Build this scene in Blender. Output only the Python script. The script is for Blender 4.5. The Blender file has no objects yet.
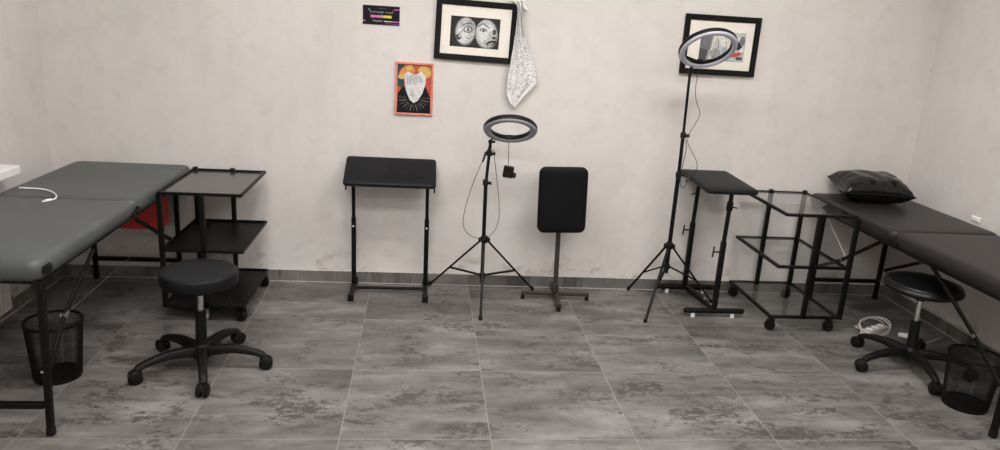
import bpy, bmesh, math, random
from mathutils import Vector, Matrix
random.seed(7)
PI = math.pi
scene = bpy.context.scene
col = scene.collection
V = Vector

# ------------------------------------------------------------------ materials
def new_mat(name):
    m = bpy.data.materials.new(name); m.use_nodes = True
    nt = m.node_tree; b = nt.nodes['Principled BSDF']
    return m, nt, b

def nd(nt, t, **kw):
    n = nt.nodes.new(t)
    for k, v in kw.items(): setattr(n, k, v)
    return n

def noise(nt, vec, scale, detail=4, rough=.55, dist=0):
    n = nd(nt, 'ShaderNodeTexNoise')
    n.inputs['Scale'].default_value = scale; n.inputs['Detail'].default_value = detail
    n.inputs['Roughness'].default_value = rough; n.inputs['Distortion'].default_value = dist
    if vec is not None: nt.links.new(vec, n.inputs['Vector'])
    return n.outputs['Fac']

def ramp(nt, fac, stops):
    r = nd(nt, 'ShaderNodeValToRGB'); e = r.color_ramp.elements
    while len(e) > 1: e.remove(e[-1])
    for i, (p, c) in enumerate(stops):
        el = e[0] if i == 0 else e.new(p)
        el.position = p; el.color = (c if len(c) == 4 else (*c, 1)) if not isinstance(c, (int, float)) else (c, c, c, 1)
    nt.links.new(fac, r.inputs['Fac'])
    return r.outputs['Color']

def mixc(nt, fac, a, b, mode='MIX'):
    n = nd(nt, 'ShaderNodeMix', data_type='RGBA', blend_type=mode)
    for s, v in ((0, fac), (6, a), (7, b)):
        if hasattr(v, 'node'): nt.links.new(v, n.inputs[s])
        elif s == 0: n.inputs[0].default_value = v
        else: n.inputs[s].default_value = (*v, 1)
    return n.outputs[2]

def math_(nt, op, a, b=None, c=None):
    n = nd(nt, 'ShaderNodeMath', operation=op)
    for i, v in enumerate((a, b, c)):
        if v is None: continue
        if hasattr(v, 'node'): nt.links.new(v, n.inputs[i])
        else: n.inputs[i].default_value = v
    return n.outputs[0]

def bump(nt, b, h, strength, dist=.002):
    n = nd(nt, 'ShaderNodeBump'); n.inputs['Strength'].default_value = strength; n.inputs['Distance'].default_value = dist
    nt.links.new(h, n.inputs['Height']); nt.links.new(n.outputs['Normal'], b.inputs['Normal'])

def objco(nt, scale=(1, 1, 1)):
    t = nd(nt, 'ShaderNodeTexCoord'); mp = nd(nt, 'ShaderNodeMapping'); mp.inputs['Scale'].default_value = scale
    nt.links.new(t.outputs['Object'], mp.inputs['Vector'])
    return mp.outputs['Vector']

def surf(name, c, rough=.5, metal=0, var=.12, nscale=30, bstr=0, bscale=200, spec=.5, coat=0):
    """solid colour with a slight procedural variation"""
    m, nt, b = new_mat(name)
    co = objco(nt)
    f = noise(nt, co, nscale, 3)
    k = ramp(nt, f, [(.3, tuple(x * (1 - var) for x in c)), (.7, tuple(min(1, x * (1 + var)) for x in c))])
    nt.links.new(k, b.inputs['Base Color'])
    b.inputs['Roughness'].default_value = rough; b.inputs['Metallic'].default_value = metal
    b.inputs['Specular IOR Level'].default_value = spec
    if coat: b.inputs['Coat Weight'].default_value = coat
    if bstr: bump(nt, b, noise(nt, co, bscale, 2), bstr)
    return m

MT = {}
MT['black_metal'] = surf('black powder coated metal', (.0035, .0035, .0035), .45, 0, .2, 60, .05, 400, .18)
MT['black_plastic'] = surf('black plastic', (.005, .005, .005), .45, 0, .2, 40, .05, 300, .2)
MT['grey_plastic'] = surf('grey plastic', (.20, .20, .19), .35, 0, .1, 40)
MT['black_vinyl'] = surf('black vinyl', (.004, .004, .0042), .36, 0, .15, 12, .12, 260, .3)
MT['dull_vinyl'] = surf('dull black vinyl', (.0062, .0068, .0080), .5, 0, .12, 12, .15, 260, .2)
MT['matte_vinyl'] = surf('matte black vinyl', (.0035, .004, .005), .6, 0, .12, 12, .12, 260, .12)
MT['grey_vinyl'] = surf('dark grey vinyl', (.070, .076, .077), .45, 0, .10, 6, .12, 240, .4)
MT['brown_vinyl'] = surf('black brown vinyl', (.0165, .0147, .0138), .42, 0, .10, 6, .12, 240, .28)
MT['glossy_leather'] = surf('glossy black leather', (.004, .004, .0043), .18, 0, .2, 14, .2, 120, .4)
MT['chrome'] = surf('chrome', (.55, .55, .55), .22, 1, .05, 40)
MT['bronze_metal'] = surf('dark bronze metal', (.028, .024, .021), .42, .2, .15, 60)
MT['white_plastic'] = surf('white plastic', (.80, .79, .77), .4, 0, .04, 20)
MT['cable_white'] = surf('white cable', (.78, .79, .79), .4, 0, .03, 20)
MT['cable_black'] = surf('black cable', (.012, .012, .012), .5, 0, .2, 40)
MT['diffuser'] = surf('frosted diffuser', (.52, .52, .60), .55, 0, .04, 20)
MT['diffuser_shaded'] = surf('shaded frosted diffuser', (.30, .30, .33), .5, 0, .04, 20)  # darker copy of the diffuser: shade on the down-facing ring put into its colour
MT['red_cloth'] = surf('red nylon', (.56, .035, .025), .7, 0, .2, 14, .3, 300)
MT['wire'] = surf('black wire mesh', (.004, .004, .004), .5, 0, .1, 80, 0, 100, .2)
MT['dark_wire'] = surf('dark steel wire', (.10, .10, .095), .5, .4, .1, 80)
MT['dull_steel'] = surf('dull steel', (.28, .28, .27), .4, .8, .1, 60)
MT['clear_caster'] = surf('pale translucent plastic', (.20, .20, .195), .3, 0, .2, 50)
MT['frame_black'] = surf('black wooden frame', (.003, .003, .003), .4, 0, .2, 40, 0, 100, .2)
MT['mat_board'] = surf('cream mat board', (.74, .70, .63), .9, 0, .03, 20)
MT['frame_red'] = surf('red wooden frame', (.66, .21, .16), .5, 0, .15, 40)
MT['radiator_white'] = surf('white enamel', (.66, .64, .60), .3, 0, .03, 10)
MT['dark_panel'] = surf('black laminate', (.004, .004, .004), .36, 0, .2, 8, 0, 100, .2)
MT['smoked_glass'] = surf('dark smoked glass top', (.045, .045, .044), .18, 0, .06, 8, 0, 100, .45)
MT['rubber_white'] = surf('white rubber', (.75, .75, .73), .5, 0, .04, 20)
MT['rubber_grey'] = surf('grey rubber', (.10, .10, .10), .6, 0, .1, 30)
MT['window_glass'] = surf('night window glass', (.05, .06, .07), .05, 0, .05, 2)

def mat_glass():
    m, nt, b = new_mat('clear glass')
    out = nt.nodes['Material Output']
    tr = nd(nt, 'ShaderNodeBsdfTransparent'); tr.inputs['Color'].default_value = (.955, .965, .96, 1)
    gl = nd(nt, 'ShaderNodeBsdfGlossy'); gl.inputs['Roughness'].default_value = .03
    f = nd(nt, 'ShaderNodeFresnel'); f.inputs['IOR'].default_value = 1.45
    mx = nd(nt, 'ShaderNodeMixShader')
    geo = nd(nt, 'ShaderNodeNewGeometry')
    k = math_(nt, 'MULTIPLY', f.outputs[0], math_(nt, 'SUBTRACT', 1, geo.outputs['Backfacing']))
    nt.links.new(k, mx.inputs[0]); nt.links.new(tr.outputs[0], mx.inputs[1]); nt.links.new(gl.outputs[0], mx.inputs[2])
    nt.links.new(mx.outputs[0], out.inputs['Surface'])
    return m
MT['glass'] = mat_glass()

def mat_wall():
    m, nt, b = new_mat('beige grey plaster')
    co = objco(nt); cv = objco(nt, (7, 7, .5))
    a = noise(nt, co, 1.6, 5, .6, .4); c = noise(nt, co, 9, 5, .62, .6); v = noise(nt, cv, 1.5, 3)
    base = ramp(nt, a, [(.32, (.600, .565, .538)), (.5, (.635, .602, .577)), (.7, (.660, .630, .607))])
    base = mixc(nt, .5, base, ramp(nt, c, [(.3, .86), (.5, .98), (.72, 1.)]), 'MULTIPLY')
    base = mixc(nt, .35, base, ramp(nt, v, [(.3, .90), (.7, 1.)]), 'MULTIPLY')
    # scuffs close to the floor
    sep = nd(nt, 'ShaderNodeSeparateXYZ'); t = nd(nt, 'ShaderNodeTexCoord'); nt.links.new(t.outputs['Object'], sep.inputs[0])
    low = nd(nt, 'ShaderNodeMapRange'); low.inputs[1].default_value = .24; low.inputs[2].default_value = .10
    nt.links.new(sep.outputs['Z'], low.inputs[0])
    s = noise(nt, objco(nt, (6, 6, 9)), 1.0, 6, .65, .5)
    sm = nd(nt, 'ShaderNodeMapRange'); sm.inputs[1].default_value = .56; sm.inputs[2].default_value = .66; nt.links.new(s, sm.inputs[0])
    base = mixc(nt, math_(nt, 'MULTIPLY', math_(nt, 'MULTIPLY', low.outputs[0], sm.outputs[0]), .7), base, (.33, .28, .22))
    # fine crazed marks
    s2 = noise(nt, objco(nt, (5, 5, 5)), 1.3, 8, .7, 1.2)
    ln = math_(nt, 'LESS_THAN', math_(nt, 'ABSOLUTE', math_(nt, 'SUBTRACT', s2, .60)), .004)
    base = mixc(nt, math_(nt, 'MULTIPLY', ln, .12), base, (.36, .33, .30))
    nt.links.new(base, b.inputs['Base Color'])
    b.inputs['Roughness'].default_value = .85; b.inputs['Specular IOR Level'].default_value = .25
    bump(nt, b, noise(nt, co, 24, 5, .6), .18, .006)
    return m
MT['wall'] = mat_wall()

def mat_tile(grout=True, name='stone look porcelain tile', dark=.78):
    m, nt, b = new_mat(name)
    t = nd(nt, 'ShaderNodeTexCoord'); sep = nd(nt, 'ShaderNodeSeparateXYZ'); nt.links.new(t.outputs['Object'], sep.inputs[0])
    u = math_(nt, 'DIVIDE', sep.outputs['X'], .6); v = math_(nt, 'DIVIDE', sep.outputs['Y'], .6)
    cell = nd(nt, 'ShaderNodeCombineXYZ')
    nt.links.new(math_(nt, 'FLOOR', u), cell.inputs[0]); nt.links.new(math_(nt, 'FLOOR', v), cell.inputs[1])
    wn = nd(nt, 'ShaderNodeTexWhiteNoise', noise_dimensions='3D'); nt.links.new(cell.outputs[0], wn.inputs['Vector'])
    off = nd(nt, 'ShaderNodeVectorMath', operation='SCALE'); off.inputs['Scale'].default_value = 9.0
    nt.links.new(wn.outputs['Color'], off.inputs[0])
    add = nd(nt, 'ShaderNodeVectorMath', operation='ADD'); nt.links.new(t.outputs['Object'], add.inputs[0]); nt.links.new(off.outputs[0], add.inputs[1])
    def sc(x, y, z=1):
        mp = nd(nt, 'ShaderNodeMapping'); mp.inputs['Scale'].default_value = (x, y, z); nt.links.new(add.outputs[0], mp.inputs['Vector']); return mp.outputs[0]
    big = noise(nt, sc(1.5, 3.6), 1.7, 4, .55, .3)
    strk = noise(nt, sc(2.5, 16), 1.6, 4, .6, .2)
    fine = noise(nt, sc(16, 24), 1.6, 6, .72, .5)
    d = dark
    base = ramp(nt, big, [(.28, (.110*d, .103*d, .097*d)), (.44, (.178*d, .168*d, .159*d)), (.56, (.235*d, .222*d, .211*d)), (.70, (.325*d, .308*d, .294*d))])
    base = mixc(nt, .85, base, ramp(nt, strk, [(.30, .60), (.5, .95), (.68, 1.)]), 'MULTIPLY')
    base = mixc(nt, .8, base, ramp(nt, noise(nt, sc(9, 13), 1.5, 7, .75, .4), [(.30, .62), (.48, .96), (.62, 1.)]), 'MULTIPLY')
    pm = math_(nt, 'MULTIPLY', noise(nt, sc(1.6, 3.0), 2.2, 3, .5, .5), fine)
    pits = nd(nt, 'ShaderNodeMapRange'); pits.inputs[1].default_value = .27; pits.inputs[2].default_value = .35; nt.links.new(pm, pits.inputs[0])
    base = mixc(nt, math_(nt, 'MULTIPLY', pits.outputs[0], .85), base, (.060*d, .056*d, .053*d))
    spk = nd(nt, 'ShaderNodeMapRange'); spk.inputs[1].default_value = .66; spk.inputs[2].default_value = .74
    nt.links.new(noise(nt, sc(22, 30), 1.5, 3, .6), spk.inputs[0])
    base = mixc(nt, math_(nt, 'MULTIPLY', spk.outputs[0], .45), base, (.42*d, .40*d, .38*d))
    if grout:
        def edge(w):
            f = math_(nt, 'FRACT', w); return math_(nt, 'MINIMUM', f, math_(nt, 'SUBTRACT', 1, f))
        e = math_(nt, 'MINIMUM', edge(u), edge(v))
        g = nd(nt, 'ShaderNodeMapRange'); g.inputs[1].default_value = .0048; g.inputs[2].default_value = .0030; nt.links.new(e, g.inputs[0])
        base = mixc(nt, math_(nt, 'MULTIPLY', g.outputs[0], .5), base, (.29, .272, .256))
        bump(nt, b, math_(nt, 'SUBTRACT', math_(nt, 'MULTIPLY', fine, .3), g.outputs[0]), .2, .001)
    nt.links.new(base, b.inputs['Base Color'])
    rg = ramp(nt, big, [(.3, .52), (.7, .40)])
    nt.links.new(rg, b.inputs['Roughness'])
    b.inputs['Specular IOR Level'].default_value = .45
    return m
MT['tile'] = mat_tile()
MT['skirting_tile'] = mat_tile(False, 'skirting tile', .78)
MT['grout'] = surf('pale grout', (.50, .47, .44), .9, 0, .15, 40)

def mat_ceiling():
    return surf('white ceiling paint', (.78, .77, .75), .9, 0, .02, 4)
MT['ceiling'] = mat_ceiling()

def mat_emit(name, c, s):
    m, nt, b = new_mat(name)
    b.inputs['Base Color'].default_value = (.8, .8, .8, 1)
    b.inputs['Emission Color'].default_value = (*c, 1); b.inputs['Emission Strength'].default_value = s
    return m

def mat_bandana():
    m, nt, b = new_mat('white paisley cotton')
    co = objco(nt)
    w = noise(nt, co, 24, 3, .55, 2.5)
    ln = math_(nt, 'LESS_THAN', math_(nt, 'ABSOLUTE', math_(nt, 'SUBTRACT', w, .5)), .022)
    vo = nd(nt, 'ShaderNodeTexVoronoi', feature='DISTANCE_TO_EDGE'); vo.inputs['Scale'].default_value = 42; nt.links.new(co, vo.inputs['Vector'])
    l2 = math_(nt, 'LESS_THAN', vo.outputs['Distance'], .035)
    uv = nd(nt, 'ShaderNodeAttribute', attribute_name='hem')
    k = math_(nt, 'MULTIPLY', math_(nt, 'MAXIMUM', ln, math_(nt, 'MULTIPLY', l2, .45)), uv.outputs['Fac'])
    base = mixc(nt, math_(nt, 'MULTIPLY', k, .75), (.74, .73, .72), (.10, .10, .11))
    nt.links.new(base, b.inputs['Base Color']); b.inputs['Roughness'].default_value = .95; b.inputs['Specular IOR Level'].default_value = .1
    return m
MT['bandana'] = mat_bandana()

def flat(name, c, rough=.7, var=.15, ns=60):
    if name not in MT: MT[name] = surf(name, c, rough, 0, var, ns, 0, 100, .12)
    return MT[name]

# ------------------------------------------------------------------ mesh builder
def frame_of(d, up=V((0, 0, 1))):
    d = d.normalized()
    if abs(d.dot(up)) > .97: up = V((0, 1, 0)) if abs(d.y) < .9 else V((1, 0, 0))
    x = d.cross(up).normalized(); y = x.cross(d).normalized()
    return x, y

class MB:
    def __init__(s): s.v = []; s.f = []; s.m = []
    def add(s, vs, fs, mi=0):
        o = len(s.v); s.v += [V(p) for p in vs]
        for f in fs: s.f.append([i + o for i in f]); s.m.append(mi)
        return s
    def rings(s, rs, closed=False, cap=True, mi=0):
        n = len(rs[0]); fs = []
        k = len(rs)
        for i in range(k if closed else k - 1):
            j = (i + 1) % k
            for a in range(n):
                b = (a + 1) % n
                fs.append([i*n + a, i*n + b, j*n + b, j*n + a])
        if cap and not closed:
            fs.append(list(range(n))[::-1]); fs.append([(k-1)*n + a for a in range(n)])
        return s.add([p for r in rs for p in r], fs, mi)
    def box(s, c, sz, rot=None, mi=0):
        hx, hy, hz = (q/2 for q in sz)
        vs = [V((x, y, z)) for z in (-hz, hz) for x, y in ((-hx, -hy), (hx, -hy), (hx, hy), (-hx, hy))]
        if rot is not None: vs = [rot @ p for p in vs]
        vs = [p + V(c) for p in vs]
        return s.add(vs, [[3, 2, 1, 0], [4, 5, 6, 7], [0, 1, 5, 4], [1, 2, 6, 5], [2, 3, 7, 6], [3, 0, 4, 7]], mi)
    def bx(s, x0, x1, y0, y1, z0, z1, mi=0):
        return s.box(((x0+x1)/2, (y0+y1)/2, (z0+z1)/2), (abs(x1-x0), abs(y1-y0), abs(z1-z0)), None, mi)
    def bar(s, p0, p1, w, h=None, mi=0, up=V((0, 0, 1))):
        h = h or w; p0 = V(p0); p1 = V(p1); x, y = frame_of(p1 - p0, up)
        q = [x*w/2*a + y*h/2*b for a, b in ((-1, -1), (1, -1), (1, 1), (-1, 1))]
        return s.rings([[p0 + k for k in q], [p1 + k for k in q]], mi=mi)
    def cyl(s, p0, p1, r0, r1=None, n=14, mi=0):
        r1 = r0 if r1 is None else r1; p0 = V(p0); p1 = V(p1); x, y = frame_of(p1 - p0)
        c = [x*math.cos(2*PI*i/n) + y*math.sin(2*PI*i/n) for i in range(n)]
        return s.rings([[p0 + k*r0 for k in c], [p1 + k*r1 for k in c]], mi=mi)
    def tube(s, pts, r, n=7, closed=False, mi=0, smooth=0):
        pts = [V(p) for p in pts]
        for _ in range(smooth):
            q = []
            k = len(pts)
            for i in range(k if closed else k - 1):
                a, b = pts[i], pts[(i+1) % k]; q += [a*.75 + b*.25, a*.25 + b*.75]
            pts = q if closed else [pts[0]] + q + [pts[-1]]
        k = len(pts); rs = []; x = None
        for i in range(k):
            if closed: d = pts[(i+1) % k] - pts[i-1]
            else: d = pts[min(i+1, k-1)] - pts[max(i-1, 0)]
            d = d.normalized() if d.length > 1e-9 else V((0, 0, 1))
            if x is None: x, y = frame_of(d)
            else:
                x = (x - d*x.dot(d)); x = x.normalized() if x.length > 1e-6 else frame_of(d)[0]; y = d.cross(x)
            rs.append([pts[i] + (x*math.cos(2*PI*j/n) + y*math.sin(2*PI*j/n))*r for j in range(n)])
        return s.rings(rs, closed, mi=mi)
    def lathe(s, prof, c=(0, 0, 0), n=32, mat=None, closed=False, mi=0):
        """prof: (radius, z) pairs; mat: 3x3 whose z is the axis"""
        rs = []
        for r, z in prof:
            ring = []
            for i in range(n):
                p = V((max(r, 1e-4)*math.cos(2*PI*i/n), max(r, 1e-4)*math.sin(2*PI*i/n), z))
                if mat is not None: p = mat @ p
                ring.append(p + V(c))
            rs.append(ring)
        return s.rings(rs, closed, mi=mi)
    def slab(s, w, d, r, layers, mat=None, c=(0, 0, 0), seg=5, mi=0):
        rs = []
        for ins, z in layers:
            hw, hd = w/2 - ins, d/2 - ins; rr = max(min(r - ins*.6, hw, hd), .003)
            ring = []
            for k, (sx, sy) in enumerate(((1, 1), (-1, 1), (-1, -1), (1, -1))):
                for i in range(seg + 1):
                    a = PI/2*k + PI/2*i/seg
                    ring.append(V((sx*(hw - rr) + rr*math.cos(a), sy*(hd - rr) + rr*math.sin(a), z)))
            if mat is not None: ring = [mat @ p for p in ring]
            rs.append([p + V(c) for p in ring])
        return s.rings(rs, mi=mi)

ORG = {}
def link(o): col.objects.link(o); return o
def thing(name, label, cat, loc, group=None):
    o = link(bpy.data.objects.new(name, None)); o.empty_display_size = .05
    o.location = loc; ORG[o.name] = V(loc)
    o['label'] = label; o['category'] = cat
    if group: o['group'] = group
    return o
def build(mb, name, mats, parent=None, bevel=0, angle=40, loc=None, mods=(), bseg=2):
    mats = [mats] if not isinstance(mats, (list, tuple)) else mats
    org = ORG[parent.name] if parent is not None else V(loc or (0, 0, 0))
    me = bpy.data.meshes.new(name)
    me.from_pydata([tuple(p - org) for p in mb.v], [], mb.f)
    for m in mats: me.materials.append(MT[m] if isinstance(m, str) else m)
    for p, mi in zip(me.polygons, mb.m): p.material_index = mi; p.use_smooth = True
    bm = bmesh.new(); bm.from_mesh(me); bmesh.ops.recalc_face_normals(bm, faces=bm.faces); bm.to_mesh(me); bm.free()
    me.set_sharp_from_angle(angle=math.radians(angle))
    o = link(bpy.data.objects.new(name, me))
    if parent is not None: o.parent = parent; ORG[o.name] = org
    else: o.location = org
    if bevel:
        b = o.modifiers.new('bevel', 'BEVEL'); b.width = bevel; b.segments = bseg; b.limit_method = 'ANGLE'; b.angle_limit = math.radians(50)
    return o
def tag(o, label, cat, group=None):
    o['label'] = label; o['category'] = cat
    if group: o['group'] = group
    return o
def struct(mb, name, mat, **kw):
    o = build(mb, name, mat, **kw); o['kind'] = 'structure'; return o

# ------------------------------------------------------------------ room
XL, XR, YB, YF, ZC = -2.42, 2.80, .5825, -5.6, 2.95
struct(MB().bx(XL-.1, XR+.1, YF-.1, YB+.1, -.08, 0), 'floor', 'tile')
struct(MB().bx(XL-.1, XR+.1, YB, YB+.1, 0, ZC), 'wall_back', 'wall')
struct(MB().bx(XL-.1, XL, YF, YB, 0, ZC), 'wall_left', 'wall')
struct(MB().bx(XR, XR+.1, YF, YB, 0, ZC), 'wall_right', 'wall')
struct(MB().bx(XL-.1, XR+.1, YF-.1, YF, 0, ZC), 'wall_front', 'wall')
struct(MB().bx(XL-.1, XR+.1, YF-.1, YB+.1, ZC, ZC+.08), 'ceiling', 'ceiling')
def skirting(name, x0, x1, y0, y1, inner, axis):
    b = MB().bx(x0, x1, y0, y1, 0, .072)
    b2 = MB()
    # pale grout line along the top edge and the floor joint
    b.bx(x0, x1, y0, y1, .072, .0755, 1)
    if axis == 'x': b.bx(x0, x1, y0 - .004, y0, 0, .003, 1)
    else:
        if x0 > 0: b.bx(x0 - .004, x0, y0, y1, 0, .003, 1)
        else: b.bx(x1, x1 + .004, y0, y1, 0, .003, 1)
    struct(b, name, ['skirting_tile', 'grout'])
skirting('baseboard_back', XL, XR, YB - .010, YB, 0, 'x')
skirting('baseboard_right', XR - .010, XR, YF, YB - .010, 0, 'y')
skirting('baseboard_left', XL, XL + .010, YF, YB - .010, 0, 'y')
# window sill on the left, over the radiator
struct(MB().bx(XL, -2.30, -2.0, .02, .742, .786), 'trim_1', 'white_plastic', bevel=.006)
wf = MB()
for a in (-1.98, -1.05, -.12): wf.bx(XL, XL+.05, a-.035, a+.035, .786, 2.3)
for z in (.82, 2.27): wf.bx(XL, XL+.049, -2.0, -.10, z-.035, z+.035)
w1 = struct(wf, 'window_1', 'white_plastic', bevel=.004)
build(MB().bx(XL+.002, XL+.014, -1.96, -.14, .84, 2.25), 'window_pane', 'window_glass', w1) if False else None
pane = MB().bx(XL+.002, XL+.014, -1.96, -.14, .84, 2.25)
po = build(pane, 'window_pane', 'window_glass'); po.parent = w1

# ceiling light panels (they light the room)
MT['panel_light'] = mat_emit('lit panel diffuser', (1.0, .972, .945), 1.0)
LIGHTS = [(x, y) for y in (-1.0, -2.7, -4.4) for x in (-.75, 1.15)]
LROW = ['nearest the back wall', 'in the middle row', 'nearest the front wall']
for i, (x, y) in enumerate(LIGHTS):
    t = thing('ceiling_light', 'long LED ceiling panel %s on the %s side' % (LROW[i//2], ('window', 'right wall')[i % 2]), 'ceiling light', (x, y, ZC), 'LED panels in the ceiling')
    f = MB()
    for a in (-1, 1):
        f.bx(x + a*.59 - .012, x + a*.59 + .012, y - .302, y + .302, ZC - .02, ZC)
        f.bx(x - .578, x + .578, y + a*.29 - .012, y + a*.29 + .012, ZC - .02, ZC)
    build(f, 'panel_frame', 'white_plastic', t)
    build(MB().bx(x - .578, x + .578, y - .278, y + .278, ZC - .012, ZC), 'panel_diffuser', 'panel_light', t)

# ------------------------------------------------------------------ massage tables
def pad_layers(z0, z1, crown):
    h = z1 - z0
    return [(.016, z0), (.004, z0 + h*.18), (0, z0 + h*.4), (0, z0 + h*.66), (.004, z0 + h*.86), (.014, z0 + h*.97), (.03, z1),
            (.07, z1 + crown*.5), (.14, z1 + crown*.9), (.22, z1 + crown)]
def massage_table(label, x0, x1, y0, yf, y1, zt, vinyl, lx, ly, knees, side, lean=0, lxr=None):
    """x0..x1 across, y0 front end, yf fold, y1 wall end; side=+1: the visible long side is at x1, else x0"""
    t = thing('massage_table', label, 'massage table', ((x0+x1)/2, (y0+y1)/2, 0), 'folding massage tables')
    zb = zt - .078; xm = (x0+x1)/2; w = x1 - x0
    for a, b in ((y0, yf - .001), (yf + .001, y1)):
        m = MB().slab(w, b - a, .045, pad_layers(zb, zt, .004), None, (xm, (a+b)/2, 0))
        pd = build(m, 'pad', vinyl, t)
    # frame under the pads
    fr = MB()
    for x in (x0 + .034, x1 - .034):
        fr.bx(x - .012, x + .012, y0 + .02, yf - .004, zb - .016, zb + .004); fr.bx(x - .012, x + .012, yf + .004, y1 - .02, zb - .016, zb + .004)
    for y in (y0 + .034, yf - .02, yf + .02, y1 - .03): fr.bx(x0 + .045, x1 - .045, y - .011, y + .011, zb - .0155, zb + .003)
    build(fr, 'frame', 'black_metal', t, bevel=.002)
    # clasp and corner guards
    xs = x1 if side > 0 else x0
    c = MB().bx(xs - .004*1, xs + .004, yf - .05, yf + .05, zb + .006, zb + .032); c.cyl((xs - .006*side, yf, zb + .022), (xs + .010*side, yf, zb + .022), .012)
    c.bx(xs - .004, xs + .008*side, yf + .012, yf + .03, zb + .01, zb + .045)
    build(c, 'clasp', 'black_plastic', t, bevel=.002)
    for x, sg in ((x0, -1), (x1, 1)):
        Rg = Matrix.Rotation(PI/2*sg, 3, 'Y')
        build(MB().slab(.034, .060, .016, [(0, -.004), (0, .005), (.005, .008)], Rg, (x, y0 + .055, zb + .036)), 'corner_guard', 'black_plastic', t)
    # legs
    lxr = lxr or lx
    for y in ly:
        for x in (lx if y < 0 else lxr):
            m = MB().bar((x, y, .018), (x + (lean if y < 0 else 0), y, zb - .004), .024, .024, up=V((0, 1, 0)))
            l = build(m, 'leg', 'black_metal', t, bevel=.003)
            f = MB().slab(.028, .028, .005, [(0, 0), (0, .028), (.002, .031)], None, (x, y, 0))
            build(f, 'foot_cap', 'black_plastic', l)
            if y == ly[0]:
                build(MB().cyl((x, y - .016, .27), (x, y - .0125, .27), .006, n=10), 'bolt', 'chrome', l)
    for y in ly:
        m = MB().bar(((lx if y < 0 else lxr)[0] + .012, y, .125), ((lx if y < 0 else lxr)[1] - .012, y, .125), .024, .024)
        build(m, 'crossbar', 'black_metal', t, bevel=.003)
    # folding braces with a knee on each side, and the wire between the knees
    for x, off in ((lx[0], -.017), (lx[1], .017)):
        kp = []
        for y, (p0, p1, p2) in zip(ly, knees):
            xx = x + off
            a, k, e = V((xx, *p0)), V((xx, *p1)), V((xx, *p2))
            m = MB().bar(a, k, .010, .020).bar(k, e, .010, .020)
            br = build(m, 'brace', 'black_metal', t, bevel=.002)
            q = MB().cyl(k - V((.011, 0, 0)), k + V((.011, 0, 0)), .009, n=12); q.bar(k + V((.010, -.010, .002)), k + V((.010, .018, .010)), .006, .010)
            build(q, 'knee_joint', 'dull_steel', br)
            kp.append(k)
        m = MB().tube([kp[0], (kp[0]*.5 + kp[1]*.5) + V((0, 0, .004)), kp[1]], .0009, 5, smooth=2)
        build(m, 'tension_wire', 'dark_wire', t)
    return t

massage_table('dark grey vinyl folding massage table along the window side, white cable lying on it', -2.285, -1.645, -1.205, -.295, .579, .706, 'grey_vinyl',
    (-2.214, -1.683), (-1.172, .546), [((-.72, .600), (-1.02, .425), (-1.16, .275)), ((-.25, .602), (.04, .446), (.53, .20))], 1, .022, (-2.214, -1.735))
t = massage_table('black vinyl folding massage table along the right wall, black pillow on it', 2.135, 2.755, -1.215, -.335, .555, .692, 'brown_vinyl',
    (2.208, 2.685), (-1.172, .50), [((-.585, .598), (-.96, .382), (-1.16, .24)), ((-.19, .598), (.158, .371), (.485, .205))], -1, 0, (2.232, 2.685))
build(MB().tube([(2.20, .437, .600), (2.21, .36, .52), (2.218, .23, .43), (2.222, .165, .378)], .0022, 6, smooth=2), 'pull_cord', 'cable_white', t)

# ------------------------------------------------------------------ trolleys
def trolley(label, x0, x1, y0, y1, posts, top_mat, shelf_mat, glass, casters, cgrey, fdx=0):
    t = thing('trolley', label, 'trolley', ((x0+x1)/2, (y0+y1)/2, 0), 'three-tier wheeled work trolleys')
    for y in (y0 + .012, y1 - .012):
        for x in posts:
            back = y > (y0 + y1)/2; xx = x if back else x + fdx
            m = MB().bar((xx, y, .082), (xx, y, .704 if back else .686), .024, .024, up=V((0, 1, 0)))
            p = build(m, 'post', 'black_metal', t, bevel=.002)
            if back: build(MB().slab(.026, .026, .004, [(0, .704), (0, .708), (.003, .710)], None, (x, y, 0)), 'end_cap', 'black_plastic', p)
    for z, pm in ((.70, top_mat), (.40, shelf_mat), (.10, shelf_mat)):
        b = .018 if glass else .010; hh = .016; m = MB()
        m.bx(x0, x1, y0, y0 + b, z - hh, z); m.bx(x0, x1, y1 - b, y1, z - hh, z)
        m.bx(x0, x0 + b, y0 + b, y1 - b, z - hh, z); m.bx(x1 - b, x1, y0 + b, y1 - b, z - hh, z)
        s = build(m, 'shelf', 'black_metal', t, bevel=.0015)
        g = MB().bx(x0 + b - .006, x1 - b + .006, y0 + b - .006, y1 - b + .006, *((z - .008, z - .003) if glass else (z - hh + .001, z - hh + .006)))
        build(g, 'glass_panel' if (glass or z > .5) else 'shelf_panel', pm, s)
    for (x, y, grey) in casters:
        r = .030
        o = V((x, y, 0)); q = Matrix.Rotation(math.radians(65 + 25*math.sin(40*x + 13*y)), 3, 'Z')
        hd = MB().cyl((x, y, .066), (x, y, .084), .008); hd.box(o + q @ V((0, .006, .064)), (.040, .036, .007), q)
        for sx in (-1, 1): hd.box(o + q @ V((sx*.0185, .006, .045)), (.003, .034, .036), q)
        h = build(hd, 'caster', cgrey if grey else 'black_plastic', t, bevel=.001)
        w = MB().lathe([(.004, -.0155), (r*.55, -.0155), (r*.6, -.013), (r*.82, -.015), (r, -.010), (r, .010), (r*.82, .015), (r*.6, .013), (r*.55, .0155), (.004, .0155)], o + q @ V((0, .008, r)), 24, q @ Matrix.Rotation(PI/2, 3, 'Y'))
        build(w, 'wheel', 'clear_caster' if grey else 'black_plastic', h)
    return t
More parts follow.
